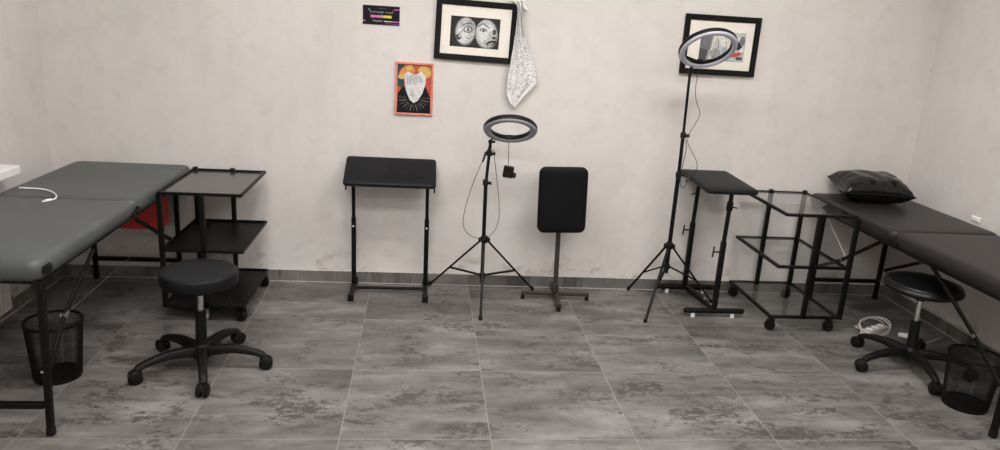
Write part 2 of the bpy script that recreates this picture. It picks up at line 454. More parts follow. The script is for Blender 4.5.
trolley('black three-tier wheeled trolley with solid dark shelves beside the left massage table', -1.622, -1.21, -.085, .51, (-1.602, -1.396), 'smoked_glass', 'dark_panel', False,
        [(-1.425, -.06, 1), (-1.232, -.055, 0), (-1.43, .47, 0), (-1.222, .47, 0)], 'clear_caster', -.013)
trolley('black three-tier wheeled trolley with clear glass shelves beside the right massage table', 1.68, 2.097, -.075, .52, (1.862, 2.083), 'glass', 'glass', True,
        [(1.712, -.045, 0), (2.065, -.045, 0), (1.712, .485, 0), (2.065, .485, 0)], 'clear_caster', .022)

# ------------------------------------------------------------------ stools
def stool(label, cx, cy, ang, sx, sy, zt, rs, thick, dome, vinyl, col_z, tilt):
    t = thing('swivel_stool', label, 'stool', (cx, cy, 0), 'round swivel stools')
    T = Matrix.Rotation(tilt[0], 3, 'X') @ Matrix.Rotation(tilt[1], 3, 'Y')
    zb = zt - thick - dome
    pr = [(.02, 0), (rs*.86, 0), (rs*.96, .006), (rs, thick*.22), (rs, thick*.78), (rs*.985, thick*.93), (rs*.955, thick)]
    if dome > .02:
        pr = [(.02, 0)] + [(rs*(.80 + .20*math.sin(PI*k/12)), thick*.5*(1 - math.cos(PI*k/12))*1.0) for k in range(0, 13)]; pr = [p if p[1] < thick*.5 else (max(p[0], rs*.95), p[1]) for p in pr]
    for k in range(1, 9):
        q = 1 - k/8; pr.append((rs*.95*q + .001, thick + dome*(1 - q*q)))
    m = MB().lathe(pr, (sx, sy, zb), 48, T); build(m, 'seat', vinyl, t, angle=70)
    m = MB().slab(.15, .15, .01, [(0, zb - .022), (0, zb - .004)], None, (sx, sy, 0)); m.cyl((sx, sy, zb - .05), (sx, sy, zb - .02), .024)
    build(m, 'seat_plate', 'black_metal', t)
    top = V((sx, sy, zb - .04)); bot = V((cx, cy, .07)); d = top - bot
    P = lambda z: bot + d*((z - .07)/(top.z - .07))
    m = MB().cyl(P(col_z - .02), top, .0135, n=18); build(m, 'gas_lift', 'chrome', t)
    m = MB().cyl(P(.06), P(col_z), .026, .0235, n=20); build(m, 'column', 'black_plastic', t, bevel=.003)
    m = MB().lathe([(.02, .055), (.040, .058), (.043, .085), (.038, .112), (.028, .122), (.01, .122)], (cx, cy, 0), 24); build(m, 'hub', 'black_plastic', t)
    m = MB().tube([top + V((0, 0, .012)), top + V((.06, -.03, .012)), top + V((.125, -.06, .006)), top + V((.14, -.067, .002))], .004, 8); build(m, 'lever', 'black_plastic', t)
    for k in range(5):
        a = math.radians(ang + 72*k); u = V((math.cos(a), math.sin(a), 0)); s = V((-u.y, u.x, 0)); c = V((cx, cy, 0))
        rs_ = []
        for r, z1, z0, w in ((.020, .112, .062, .052), (.07, .118, .075, .046), (.14, .118, .082, .041), (.20, .108, .078, .038), (.25, .094, .068, .036), (.275, .084, .056, .035), (.289, .070, .052, .030)):
            o = c + u*r
            rs_.append([o + s*(w*.5*x) + V((0, 0, z)) for x, z in ((-1, z0), (1, z0), (1, z0 + (z1-z0)*.6), (.6, z1), (-.6, z1), (-1, z0 + (z1-z0)*.6))])
        arm = build(MB().rings(rs_), 'base_arm', 'black_plastic', t, bevel=.003)
        sw = random.uniform(-.6, .6); R = Matrix.Rotation(a + sw, 3, 'Z'); o = c + u*.277
        ct = MB(); rr = .031
        for sg in (-1, 1):
            ct.lathe([(.004, -.0085), (rr*.8, -.0085), (rr, -.0045), (rr, .0045), (rr*.8, .0085), (.004, .0085)], o + R @ V((.010, sg*.0155, rr)), 18, R @ Matrix.Rotation(PI/2, 3, 'X'))
        ct.cyl(o + V((0, 0, .03)), o + V((0, 0, .062)), .009)
        hood = []
        for i in range(9):
            th = PI*i/8*.95 + .05
            p = V((.010 + math.cos(th)*.0285, 0, rr + math.sin(th)*.0285))
            hood.append([o + R @ (p + V((0, y, 0))) for y in (-.0065, .0065)])
        ct.rings([[h[0], h[1], h[1]*.9 + (o + R @ V((.01, .0065, rr)))*.1, h[0]*.9 + (o + R @ V((.01, -.0065, rr)))*.1] for h in hood])
        build(ct, 'caster', 'black_plastic', arm)
    return t
stool('round black swivel stool with thick flat seat before the left trolley', -1.288, -.597, 215, -1.281, -.600, .481, .167, .064, .005, 'dull_vinyl', .285, (0, 0))
stool('round black swivel stool with glossy domed seat beside the right massage table', 2.246, -.510, 117, 2.258, -.478, .496, .190, .044, .034, 'black_vinyl', .26, (0, 0))

# ------------------------------------------------------------------ armrest stands
def tilt_pad(mb, w, d, th, c, ang, crown=.006, r=.022):
    """pad whose rear (+y) is raised by ang; c = middle of its underside"""
    R = Matrix.Rotation(ang, 3, 'X')
    L = [(.010, 0), (.002, th*.18), (0, th*.4), (0, th*.62), (.003, th*.84), (.010, th*.97), (.02, th), (.045, th + crown*.6), (.09, th + crown)]
    return mb.slab(w, d, r, L, R, c), R
g = 'padded armrest stands'
t = thing('armrest_stand', 'black padded armrest stand with a wide tilted top against the middle of the wall', 'armrest stand', (-.483, .42, 0), g)
ang = math.radians(26); cpad = V((-.490, .435, .724))
m, R = tilt_pad(MB(), .525, .262, .030, cpad, ang); build(m, 'pad', 'dull_vinyl', t)
m = MB()
for x in (-.70, -.27): m.bar(V((x, 0, 0)) + V((0, cpad.y, cpad.z)) + R @ V((0, -.10, -.008)), V((x, 0, 0)) + V((0, cpad.y, cpad.z)) + R @ V((0, .10, -.008)), .03, .014)
m.bar(cpad + R @ V((-.22, .02, -.008)), cpad + R @ V((.22, .02, -.008)), .03, .014)
build(m, 'pad_bracket', 'black_metal', t)
for x in (-.736, -.236):
    p = cpad + R @ V((x - cpad.x, -.105, .004)); m = MB().tube([p, p + V((0, -.006, -.016)), p + V((0, -.004, -.036))], .0045, 8, smooth=1)
    build(m, 'hook', 'black_metal', t)
for x, xb in ((-.708, -.699), (-.276, -.268)):
    m = MB().cyl((xb, .47, .03), ((x+xb)/2, .47, .45), .0140, n=16); l = build(m, 'post', 'black_metal', t)
    m = MB().cyl(((x+xb)/2, .47, .44), (x, .47, .735), .0105, n=16); build(m, 'inner_tube', 'black_metal', l)
    k = MB().cyl(((x+xb)/2, .454, .40), ((x+xb)/2, .446, .40), .005, n=8); build(k, 'sticker', 'white_plastic', l)
    m = MB().cyl((xb, .556, .024), (xb, .285, .024), .0145, n=14)
    f = build(m, 'foot', 'black_metal', t)
    for y in (.272, .556): build(MB().slab(.034, .03, .006, [(0, 0), (0, .038), (.004, .042)], None, (xb, y, 0)), 'foot_cap', 'black_plastic', f)
build(MB().cyl((-.699, .425, .026), (-.268, .425, .026), .0100, n=12), 'crossbar', 'black_metal', t)

t = thing('armrest_stand', 'black padded armrest stand with T-shaped feet between tall ring light and glass trolley', 'armrest stand', (1.44, .38, 0), g)
cp = V((1.427, .322, .767)); ang = math.radians(1.8)
m, R = tilt_pad(MB(), .306, .490, .031, cp, ang); build(m, 'pad', 'dull_vinyl', t)
m = MB()
for y in (-.16, .195): m.bar(cp + R @ V((-.09, y, -.009)), cp + R @ V((.09, y, -.009)), .03, .016)
m.bar(cp + R @ V((0, -.18, -.009)), cp + R @ V((0, .21, -.009)), .03, .016)
build(m, 'pad_bracket', 'black_metal', t)
for y, x, zt, kz in ((.135, 1.438, .755, .405), (.54, 1.397, .760, .42)):
    m = MB().bar((x, y, .05), (x, y, .47), .029, .029, up=V((0, 1, 0))); l = build(m, 'post', 'black_metal', t, bevel=.004)
    m = MB().cyl((x, y, .46), (x + .006, y, zt), .0125, n=16); build(m, 'inner_tube', 'black_metal', l)
    k = MB().cyl((x - .012, y, kz), (x - .055, y, kz), .0045, n=8); k.bar((x - .056, y, kz - .032), (x - .052, y, kz + .032), .007, .007, up=V((0, 1, 0)))
    build(k, 'clamp_screw', 'black_metal', l)
    if y < .4:
        k = MB().cyl((x + .004, y, .655), (x + .005, y, .705), .0185, n=14); k.cyl((x + .01, y, .678), (x + .05, y, .670), .004, n=8)
    else: k = MB().cyl((x - .01, y, .66), (x - .035, y, .648), .004, n=8)
    build(k, 'lock_collar', 'black_metal', l)
    fa, fb = (1.258, 1.620) if y < .4 else (1.228, 1.590)
    m = MB().cyl((fa + .005, y, .040), (fb - .005, y, .040), .0165, n=16)
    m.lathe([(.001, -.005), (.012, -.003), (.0165, .006)], (fa, y, .040), 14, Matrix.Rotation(PI/2, 3, 'Y')); m.lathe([(.001, .005), (.012, .003), (.0165, -.006)], (fb, y, .040), 14, Matrix.Rotation(PI/2, 3, 'Y'))
    f = build(m, 'foot', 'black_metal', t)
    for fx in (fa + .055, fb - .065): build(MB().cyl((fx, y, 0), (fx, y, .026), .013, .011, n=12), 'rubber_pad', 'rubber_white', f)
m = MB().bar((1.440, .150, .045), (1.402, .525, .045), .028, .028); cb = build(m, 'crossbar', 'black_metal', t, bevel=.004)
for bp in ((1.437, .180), (1.427, .26)): build(MB().cyl((*bp, .059), (*bp, .066), .010, n=10), 'bolt', 'chrome', cb)

# ------------------------------------------------------------------ headrest stand
t = thing('headrest_stand', 'black upright rectangular padded rest on a bronze pole with a cross foot', 'headrest stand', (.522, .385, 0))
Rx = Matrix.Rotation(math.radians(-1.5), 3, 'Y') @ Matrix.Rotation(math.radians(88), 3, 'X')
L = [(.012, -.026), (.002, -.020), (0, -.012), (0, .006), (.004, .014), (.012, .019), (.03, .022), (.06, .0235)]
m = MB().slab(.287, .392, .038, L, Rx, (.514, .342, .630)); build(m, 'pad', 'matte_vinyl', t)
m = MB().box((.510, .374, .62), (.09, .012, .12)); build(m, 'back_plate', 'black_metal', t, bevel=.002)
m = MB().bar((.521, .368, .04), (.507, .390, .68), .026, .026, up=V((0, 1, 0))); build(m, 'pole', 'bronze_metal', t, bevel=.002)
m = MB().bar((.522, .368, .05), (.520, .368, .10), .034, .034, up=V((0, 1, 0))); build(m, 'socket', 'bronze_metal', t, bevel=.002)
for dx, dy in ((-.208, .004), (.208, -.004), (-.010, -.20), (.012, .185)):
    e = V((.522 + dx, .368 + dy, .036)); m = MB().bar((.522, .368, .036), e, .026, .020)
    f = build(m, 'foot', 'bronze_metal', t, bevel=.002)
    build(MB().cyl((e.x - dx*.05, e.y - dy*.05, 0), (e.x - dx*.05, e.y - dy*.05, .027), .014, .011, n=12), 'foot_pad', 'black_plastic', f)

# ------------------------------------------------------------------ ring lights on tripods
def ring_light(label, c, feet, hub_z, slide_z, pole, pr, ring_c, n, R, wid, dif, collars, mount_from):
    t = thing('ring_light_stand', label, 'ring light', (c[0], c[1], 0), 'ring lights on tripods')
    cx, cy = c; base = V((cx, cy, 0))
    hub = V((cx, cy, hub_z))
    for fx, fy in feet:
        e = V((fx, fy, .006)); u = V((fx - cx, fy - cy, 0)).normalized()
        a = hub + u*.020 + V((0, 0, -.008))
        m = MB().bar(a, e, .015, .011); l = build(m, 'leg', 'black_metal', t, bevel=.002)
        build(MB().cyl(e + V((0, 0, .016)) - u*.006, e + V((0, 0, -.004)), .0105, .0115, n=10), 'rubber_foot', 'black_plastic', l)
        k = a.lerp(e, .60); m = MB().bar(V((cx, cy, slide_z)) + u*.014, k, .014, .010); build(m, 'brace', 'black_metal', t, bevel=.001)
    m = MB().lathe([(.008, -.022), (.020, -.020), (.024, -.008), (.024, .010), (.018, .020), (.010, .022)], hub, 18)
    for fx, fy in feet:
        u = V((fx - cx, fy - cy, 0)).normalized(); m.box(hub + u*.022 + V((0, 0, -.006)), (.022, .022, .024), Matrix.Rotation(math.atan2(u.y, u.x), 3, 'Z'))
    build(m, 'hub', 'black_plastic', t)
    m = MB().lathe([(.010, -.016), (.019, -.014), (.019, .012), (.012, .016)], (cx, cy, slide_z), 16); build(m, 'sliding_collar', 'black_plastic', t)
    # telescoping pole
    top = V(pole[-1])
    zz = [slide_z - .03] + [p[2] for p in pole]
    prev = V((cx, cy, slide_z - .04))
    for i, p in enumerate(pole):
        m = MB().cyl(prev, V(p), pr[i], n=14); build(m, 'pole_section', 'black_metal', t); prev = V(p)
    for p in collars:
        m = MB().lathe([(.008, -.018), (.0165, -.016), (.0165, .012), (.012, .018)], p, 16); m.cyl(V(p) + V((.012, -.004, -.002)), V(p) + V((.034, -.008, -.002)), .008, .010, n=12)
        build(m, 'lock_collar', 'black_plastic', t)
    # ring
    n = V(n).normalized(); ring_c = V(ring_c)
    x = n.cross(V((0, 0, 1))).normalized() * -1; y = n.cross(x)
    Mx = Matrix((x, y, n)).transposed()
    ri = R - wid
    m = MB().lathe([(R, -.012), (R, .004), (R - .003, .008), (ri + .003, .008), (ri, .004), (ri, -.012), (ri + .006, -.020), (R - .006, -.020)], ring_c, 72, Mx, True)
    h = build(m, 'ring_housing', 'black_plastic', t, angle=50)
    pr_ = []
    for k in range(9):
        a = PI*k/8; pr_.append((R - wid/2 + (wid/2 - .0025)*math.cos(a), .007 + .011*math.sin(a)))
    build(MB().lathe(pr_, ring_c, 72, Mx, True), 'diffuser', dif, h)
    # phone clip bar across the lower inside of the ring
    yu = y if y.z > 0 else -y
    bc = ring_c - yu*(ri - .010)
    m = MB().tube([ring_c + x*ri*.80 - yu*ri*.62, ring_c + x*ri*.40 - yu*(ri - .028), bc + n*.004, ring_c - x*ri*.40 - yu*(ri - .028), ring_c - x*ri*.80 - yu*ri*.62], .006, 8, smooth=1)
    m.box(bc, (.035, .020, .020), Mx); build(m, 'clip', 'black_plastic', t)
    att = ring_c - yu*(R - wid*.5) + V(mount_from)
    m = MB().cyl(top - V((0, 0, .01)), top + V((0, 0, .022)), .010, .008, n=12)
    m.lathe([(.001, -.014), (.010, -.010), (.014, 0), (.010, .010), (.001, .014)], top + V((0, 0, .026)), 14)
    m.tube([top + V((0, 0, .028)), att - n*.012 - V((0, 0, .006)), att - n*.018], .008, 10); m.cyl(top + V((-.010, 0, .026)), top + V((.028, 0, .026)), .007, n=10)
    build(m, 'swivel_mount', 'black_plastic', t)
    return t
t1 = ring_light('shorter ring light on black tripod in the middle with hanging power adapter', (.07, .372), [(-.240, .560), (.042, .020), (.405, .515)], .368, .142,
    [(.060, .372, .700), (.073, .372, .925)], (.0115, .009), (.172, .275, 1.040), (-.04, -.56, -.83), .151, .042, 'diffuser_shaded',
    [(.058, .372, .712), (.071, .372, .885)], (-.075, .0, .02))
m = MB().tube([(.068, .372, .925), (.044, .352, .877), (-.031, .35, .668), (-.069, .35, .487), (-.048, .35, .415), (.007, .352, .380), (.062, .365, .374)], .0019, 6, smooth=2); build(m, 'cable', 'cable_black', t1)
m = MB().cyl((.050, .352, .895), (.033, .350, .835), .0075, .006, n=10); build(m, 'inline_switch', 'cable_black', t1)
m = MB().tube([(.092, .365, .908), (.122, .35, .734), (.151, .35, .543), (.139, .35, .446), (.100, .352, .395), (.076, .365, .372)], .0019, 6, smooth=2); build(m, 'cable', 'cable_black', t1)
m = MB().tube([(.172, .352, .955), (.172, .300, .95), (.174, .296, .90), (.176, .298, .825)], .0020, 6, smooth=2); cb = build(m, 'cable', 'cable_black', t1)
m = MB().box((.178, .298, .795), (.058, .036, .066), Matrix.Rotation(.12, 3, 'Y')); m.cyl((.20, .298, .778), (.222, .298, .774), .016, n=14); build(m, 'power_adapter', 'black_plastic', cb, bevel=.005)

t2 = ring_light('taller ring light on black tripod in front of the right framed picture', (1.191, .34), [(1.034, .560), (.993, .028), (1.515, .366)], .374, .240,
    [(1.192, .34, .82), (1.190, .34, 1.035), (1.184, .34, 1.385)], (.0125, .0105, .008), (1.241, .262, 1.540), (.04, -.65, -.76), .161, .036, 'diffuser',
    [(1.192, .34, .812), (1.190, .34, 1.045)], (-.03, .0, .006))
m = MB().tube([(1.232, .33, 1.43), (1.222, .33, 1.361), (1.227, .33, 1.277), (1.247, .33, 1.221), (1.276, .33, 1.176), (1.254, .33, 1.123), (1.213, .325, 1.045), (1.207, .325, 1.02), (1.246, .33, .958), (1.294, .33, .889), (1.294, .33, .841), (1.262, .335, .805)], .0019, 6, smooth=2)
cb = build(m, 'cable', 'cable_black', t2)
m = MB().cyl((1.262, .335, .812), (1.238, .325, .772), .0085, .007, n=10); build(m, 'inline_switch', 'cable_black', cb)
m = MB().tube([(1.24, .325, .772), (1.232, .315, .742), (1.215, .31, .738), (1.198, .32, .755), (1.205, .325, .90), (1.216, .325, .96), (1.206, .33, 1.02)], .0022, 6, smooth=2); build(m, 'cable', 'cable_black', t2)

# ------------------------------------------------------------------ mesh waste bins
def bin_(label, bx, by, rb, tx, ty, rt, h):
    t = thing('waste_bin', label, 'bin', (bx, by, 0), 'black wire mesh waste bins')
    n = 120; k = int(h/.0062); vs = []; fs = []
    for j in range(k + 1):
        f = j/k; z = .006 + (h - .006)*f
        for i in range(n):
            a = 2*PI*i/n; r = rb + (rt - rb)*f
            vs.append(V((bx + (tx-bx)*f + r*math.cos(a), by + (ty-by)*f + r*math.sin(a), z)))
    for j in range(k):
        for i in range(n): fs.append([j*n + i, j*n + (i+1) % n, (j+1)*n + (i+1) % n, (j+1)*n + i])
    o = build(MB().add(vs, fs), 'mesh_wall', 'wire', t)
    w = o.modifiers.new('wires', 'WIREFRAME'); w.thickness = .0019; w.use_replace = True; w.use_even_offset = False
    m = MB().lathe([(rt - .002, h - .008), (rt + .004, h - .008), (rt + .005, h - .002), (rt + .003, h + .003), (rt - .002, h + .003)], (tx, ty, 0), 48, None, True); build(m, 'rim', 'black_metal', t)
    m = MB().lathe([(.01, .002), (rb + .001, 0), (rb + .003, .008), (rb + .003, .020), (rb - .002, .020), (rb - .004, .008), (.01, .008)], (bx, by, 0), 48); build(m, 'base', 'black_metal', t)
    return t
bin_('black wire mesh waste bin beneath the left massage table', -1.873, -.695, .094, -1.873, -.69, .114, .262)
bin_('black wire mesh waste bin beneath the right massage table', 2.284, -.892, .096, 2.284, -.892, .115, .258)

# ------------------------------------------------------------------ pillow
def pillow():
    N = 26; vs = []; fs = []
    W, D, H = .415, .31, .080
    R = Matrix.Rotation(math.radians(-8), 3, 'Z') @ Matrix.Rotation(math.radians(8), 3, 'X') @ Matrix.Rotation(math.radians(0), 3, 'Y')
    c = V((2.418, .370, .779))
    idx = {}
    for sgn in (1, -1):
        for j in range(N + 1):
            for i in range(N + 1):
                u = -1 + 2*i/N; v = -1 + 2*j/N
                if sgn < 0 and (i in (0, N) or j in (0, N)): idx[(sgn, i, j)] = idx[(1, i, j)]; continue
                px = u*W/2*(1 - .09*(1 - v*v)*abs(u)**3); py = v*D/2*(1 - .12*(1 - u*u)*abs(v)**3)
                e = max(0, (1 - u**4)*(1 - v**4)); hh = H*e**.55
                wr = .0035*math.sin(9*u + 5*v)*e + .004*math.sin(16*v - 3*u)*(abs(u)**2)*e**.5 + .0055*math.sin(17*u + 2.5*v + 1.2*math.sin(4*u))*max(0, .25 - v)*e**.4*math.exp(-2*(u - .15)**2)
                z = sgn*hh*(1 if sgn > 0 else .95) + wr*(1 if sgn > 0 else .3)
                idx[(sgn, i, j)] = len(vs); vs.append(c + R @ V((px, py, z)))
    for sgn in (1, -1):
        for j in range(N):
            for i in range(N):
                q = [idx[(sgn, i, j)], idx[(sgn, i+1, j)], idx[(sgn, i+1, j+1)], idx[(sgn, i, j+1)]]
                fs.append(q if sgn > 0 else q[::-1])
    t = thing('pillow', 'glossy black leather pillow on the right massage table at the wall end', 'pillow', (c.x, c.y, .69))
    build(MB().add(vs, fs), 'cushion', 'glossy_leather', t, angle=180)
    edge = [vs[idx[(1, i, 0)]] for i in range(N)] + [vs[idx[(1, N, j)]] for j in range(N)] + [vs[idx[(1, N - i, N)]] for i in range(N)] + [vs[idx[(1, 0, N - j)]] for j in range(N)]
    build(MB().tube(edge, .0032, 6, True), 'piping', 'glossy_leather', t)
pillow()

# ------------------------------------------------------------------ framed pictures, posters, bandana
def ellipse(cx, cz, rx, rz, n=28, a0=0, a1=2*PI, rot=0):
    p = []
    for i in range(n):
        a = a0 + (a1 - a0)*i/(n if a1 - a0 > 6.28 else n - 1); x, z = rx*math.cos(a), rz*math.sin(a)
        p.append((cx + x*math.cos(rot) - z*math.sin(rot), cz + x*math.sin(rot) + z*math.cos(rot)))
    return p
class Art:
    """flat printed picture made of inked shapes, in metres on the paper"""
    def __init__(s, y): s.mb = MB(); s.y = y; s.mats = []; s.k = 0
    def mi(s, mname):
        if mname not in s.mats: s.mats.append(mname)
        return s.mats.index(mname)
    def poly(s, pts, mname):
        s.k += 1; y = s.y - s.k*.00006
        s.mb.add([(x, y, z) for x, z in pts], [list(range(len(pts)))], s.mi(mname)); return s
    def rect(s, x0, x1, z0, z1, mname): return s.poly([(x0, z0), (x1, z0), (x1, z1), (x0, z1)], mname)
    def line(s, pts, w, mname):
        s.k += 1; y = s.y - s.k*.00006; m = s.mi(mname)
        L = []; Rr = []
        for i, p in enumerate(pts):
            a = pts[max(i-1, 0)]; b = pts[min(i+1, len(pts)-1)]; dx, dz = b[0]-a[0], b[1]-a[1]; l = math.hypot(dx, dz) or 1
            L.append((p[0] - dz/l*w/2, y, p[1] + dx/l*w/2)); Rr.append((p[0] + dz/l*w/2, y, p[1] - dx/l*w/2))
        n = len(pts); s.mb.add(L + Rr, [[i, i+1, n+i+1, n+i] for i in range(n-1)], m); return s
INK = lambda k: 'ink_%02d' % int(k*100)
for k in (.01, .03, .08, .16, .3, .45, .6): flat(INK(k), (k, k, k*1.0), .7, .25, 90)
for nme, c in dict(ink_orange=(.60, .25, .07), ink_rust=(.42, .10, .05), ink_ochre=(.55, .38, .12), ink_teal=(.03, .07, .07), ink_pink=(.55, .16, .42), ink_yellow=(.62, .50, .10), ink_violet=(.16, .10, .30), ink_night=(.010, .008, .012), ink_bone=(.60, .59, .58), ink_cyan=(.30, .42, .42), ink_red=(.45, .08, .07), ink_cream=(.60, .57, .48)).items(): flat(nme, c, .6, .2, 90)

def framed(label, x0, x1, z0, z1, px0, px1, pz0, pz1, draw, bw=.033, turn=0):
    dep = .024; yf = YB - dep
    t = thing('framed_picture', label, 'framed picture', ((x0+x1)/2, YB, z0), 'black framed pictures on the wall')
    m = MB()
    outer = [(x0, z0), (x1, z0), (x1, z1), (x0, z1)]; inn = [(x0+bw, z0+bw), (x1-bw, z0+bw), (x1-bw, z1-bw), (x0+bw, z1-bw)]
    mid = [(x0+.004, z0+.004), (x1-.004, z0+.004), (x1-.004, z1-.004), (x0+.004, z1-.004)]
    lays = [[(x, YB - .001, z) for x, z in outer], [(x, yf + .004, z) for x, z in outer], [(x, yf, z) for x, z in mid], [(x, yf + .002, z) for x, z in [(x0+bw-.006, z0+bw-.006), (x1-bw+.006, z0+bw-.006), (x1-bw+.006, z1-bw+.006), (x0+bw-.006, z1-bw+.006)]],
            [(x, yf + .008, z) for x, z in inn], [(x, YB - .001, z) for x, z in inn]]
    m.rings(lays, True); build(m, 'frame', 'frame_black', t, angle=20)
    build(MB().bx(x0 + bw - .003, x1 - bw + .003, YB - .010, YB - .004, z0 + bw - .003, z1 - bw + .003), 'mat_board', 'mat_board', t)
    a = Art(YB - .0102); draw(a, px0, px1, pz0, pz1)
    build(a.mb, 'print', a.mats, t, angle=180)
    t.rotation_euler = (0, math.radians(turn), 0)
    return t
def draw_masks(a, x0, x1, z0, z1):
    a.rect(x0, x1, z0, z1, INK(.03)); W = x1 - x0; H = z1 - z0
    X = lambda u: x0 + ((.305 + (u - .335)*1.28) if u < .52 else (.735 + (u - .72)*1.20))*W; Z = lambda v: z0 + min(.995, max(.005, .5 + (v - .5)*1.06))*H
    E = lambda u, v, ru, rv, m, **k: a.poly([(min(max(x, x0 + .001), x1 - .001), min(max(zz, z0 + .001), z1 - .001)) for x, zz in ellipse(X(u), Z(v), ru*W*1.24, rv*H*1.06, **k)], m)
    # two pale plain masks on a black ground
    E(.33, .51, .17, .44, INK(.16)); E(.335, .53, .155, .41, INK(.45), rot=-.1); E(.29, .42, .09, .26, INK(.6), rot=-.1); E(.42, .70, .07, .18, INK(.3), rot=.4)
    E(.37, .58, .075, .10, INK(.08)); E(.37, .58, .055, .07, INK(.6)); E(.375, .58, .026, .06, INK(.16)); E(.23, .33, .05, .09, INK(.08), rot=.3); E(.25, .36, .02, .04, INK(.45))
    a.line([(X(.28), Z(.68)), (X(.34), Z(.76)), (X(.43), Z(.78))], .005, INK(.08)); a.line([(X(.30), Z(.56)), (X(.26), Z(.46)), (X(.22), Z(.44))], .004, INK(.16)); a.line([(X(.34), Z(.35)), (X(.41), Z(.28)), (X(.45), Z(.38))], .003, INK(.16))
    a.line([(X(.24), Z(.85)), (X(.28), Z(.72)), (X(.25), Z(.60))], .003, INK(.16))
    E(.72, .47, .19, .47, INK(.16), rot=.12); E(.715, .49, .17, .43, INK(.45), rot=.12); E(.66, .50, .08, .26, INK(.6), rot=.1); E(.76, .66, .06, .12, INK(.6))
    E(.66, .60, .06, .055, INK(.08)); E(.66, .60, .045, .035, INK(.45)); E(.665, .60, .018, .035, INK(.08)); E(.85, .56, .03, .09, INK(.08)); E(.85, .38, .035, .05, INK(.08))
    a.line([(X(.57), Z(.70)), (X(.65), Z(.80)), (X(.76), Z(.68))], .005, INK(.03)); E(.81, .22, .085, .07, INK(.03), rot=.3); E(.80, .19, .05, .03, INK(.3), rot=.3); a.line([(X(.69), Z(.30)), (X(.72), Z(.14)), (X(.78), Z(.05))], .004, INK(.16))
def draw_sketch(a, x0, x1, z0, z1):
    a.rect(x0, x1, z0, z1, INK(.3)); W = x1 - x0; H = z1 - z0
    X = lambda u: x0 + u*W; Z = lambda v: z0 + v*H
    P = lambda pts, m: a.poly([(X(u), Z(v)) for u, v in pts], m)
    E = lambda u, v, ru, rv, m, **k: a.poly(ellipse(X(u), Z(v), ru*W, rv*H, **k), m)
    P([(0, 0), (.16, 0), (.26, .95), (.03, 1)], INK(.08)); P([(.03, .4), (.22, .35), (.27, .9), (.05, .95)], INK(.16))
    P([(.22, 0), (.62, 0), (.70, 1), (.30, 1)], 'ink_cream'); E(.40, .45, .10, .28, INK(.45), rot=.3); E(.36, .25, .12, .18, INK(.3)); E(.52, .70, .08, .2, INK(.6)); E(.55, .35, .06, .16, 'ink_cyan')
    P([(.66, .05), (.98, 0), (1, 1), (.72, 1)], INK(.45)); E(.84, .55, .10, .14, INK(.03)); E(.93, .72, .06, .16, INK(.16)); E(.82, .24, .14, .07, 'ink_red', rot=.3); E(.90, .12, .08, .06, INK(.08)); E(.80, .80, .07, .08, INK(.6)); E(.94, .40, .05, .08, INK(.6)); E(.70, .45, .035, .2, INK(.08))
    a.line([(X(.3), Z(.1)), (X(.42), Z(.5)), (X(.36), Z(.9))], .003, INK(.08)); a.line([(X(.48), Z(.1)), (X(.6), Z(.5)), (X(.54), Z(.95))], .003, INK(.16))
framed('black framed monochrome print of two pale masks, white bandana over its corner', -.266, .200, 1.384, 1.722, -.179, .105, 1.460, 1.630, draw_masks, turn=1.3)
framed('black framed grey and cream sketch behind the tall ring light', 1.199, 1.662, 1.383, 1.728, 1.305, 1.583, 1.466, 1.636, draw_sketch)

# small red framed picture (a plain stand-in: pale shape over a dark pleated collar)
t = thing('small_picture', 'small red framed picture of a pale shape on dark folds and orange', 'picture', (-.37, YB, 1.055))
x0, x1, z0, z1 = -.482, -.262, 1.055, 1.358; m = MB(); bw = .012; yf = YB - .014
lays = [[(x, y, z) for x, z in ((x0+i, z0+i), (x1-i, z0+i), (x1-i, z1-i), (x0+i, z1-i))] for i, y in ((0, YB - .001), (0, yf), (bw, yf), (bw, YB - .001))]
m.rings(lays, True); build(m, 'frame', 'frame_red', t, bevel=.002)
a = Art(YB - .006); X = lambda u: x0 + bw + u*(x1 - x0 - 2*bw); Z = lambda v: z0 + bw + v*(z1 - z0 - 2*bw)
E = lambda u, v, ru, rv, mm, **k: a.poly(ellipse(X(u), Z(v), ru*.196, rv*.279, **k), mm)
a.rect(x0 + bw*.8, x1 - bw*.8, z0 + bw*.8, z1 - bw*.8, 'ink_rust'); a.poly([(X(0), Z(.55)), (X(.2), Z(.5)), (X(.2), Z(1)), (X(0), Z(1))], 'ink_teal')
E(.28, .84, .24, .12, 'ink_orange', rot=.5); E(.80, .86, .2, .11, 'ink_ochre', rot=-.4); E(.34, .93, .10, .05, 'ink_ochre', rot=.3); E(.90, .58, .09, .16, 'ink_red'); E(.12, .74, .10, .05, 'ink_ochre')
a.poly([(X(0), Z(0)), (X(1), Z(0)), (X(.98), Z(.34)), (X(.84), Z(.56)), (X(.5), Z(.30)), (X(.18), Z(.56)), (X(.02), Z(.40))], INK(.01))
for k in range(13):
    th = PI + PI*(k + .5)/13; a.line([(X(.5 + .23*math.cos(th)), Z(.34 + .17*math.sin(th))), (X(.5 + .47*math.cos(th)), Z(.36 + .32*math.sin(th)))], .0045, INK(.16) if k % 2 else INK(.08))
a.poly([(X(.5 + u), Z(v)) for u, v in ((-.30, .78), (-.20, .86), (-.05, .80), (.06, .80), (.22, .87), (.34, .76), (.33, .60), (.25, .42), (.12, .26), (0, .21), (-.12, .27), (-.24, .46))], 'ink_bone')
E(.50, .68, .25, .11, INK(.45)); E(.40, .58, .09, .05, INK(.6), rot=.3); E(.64, .60, .08, .05, INK(.6), rot=-.3)
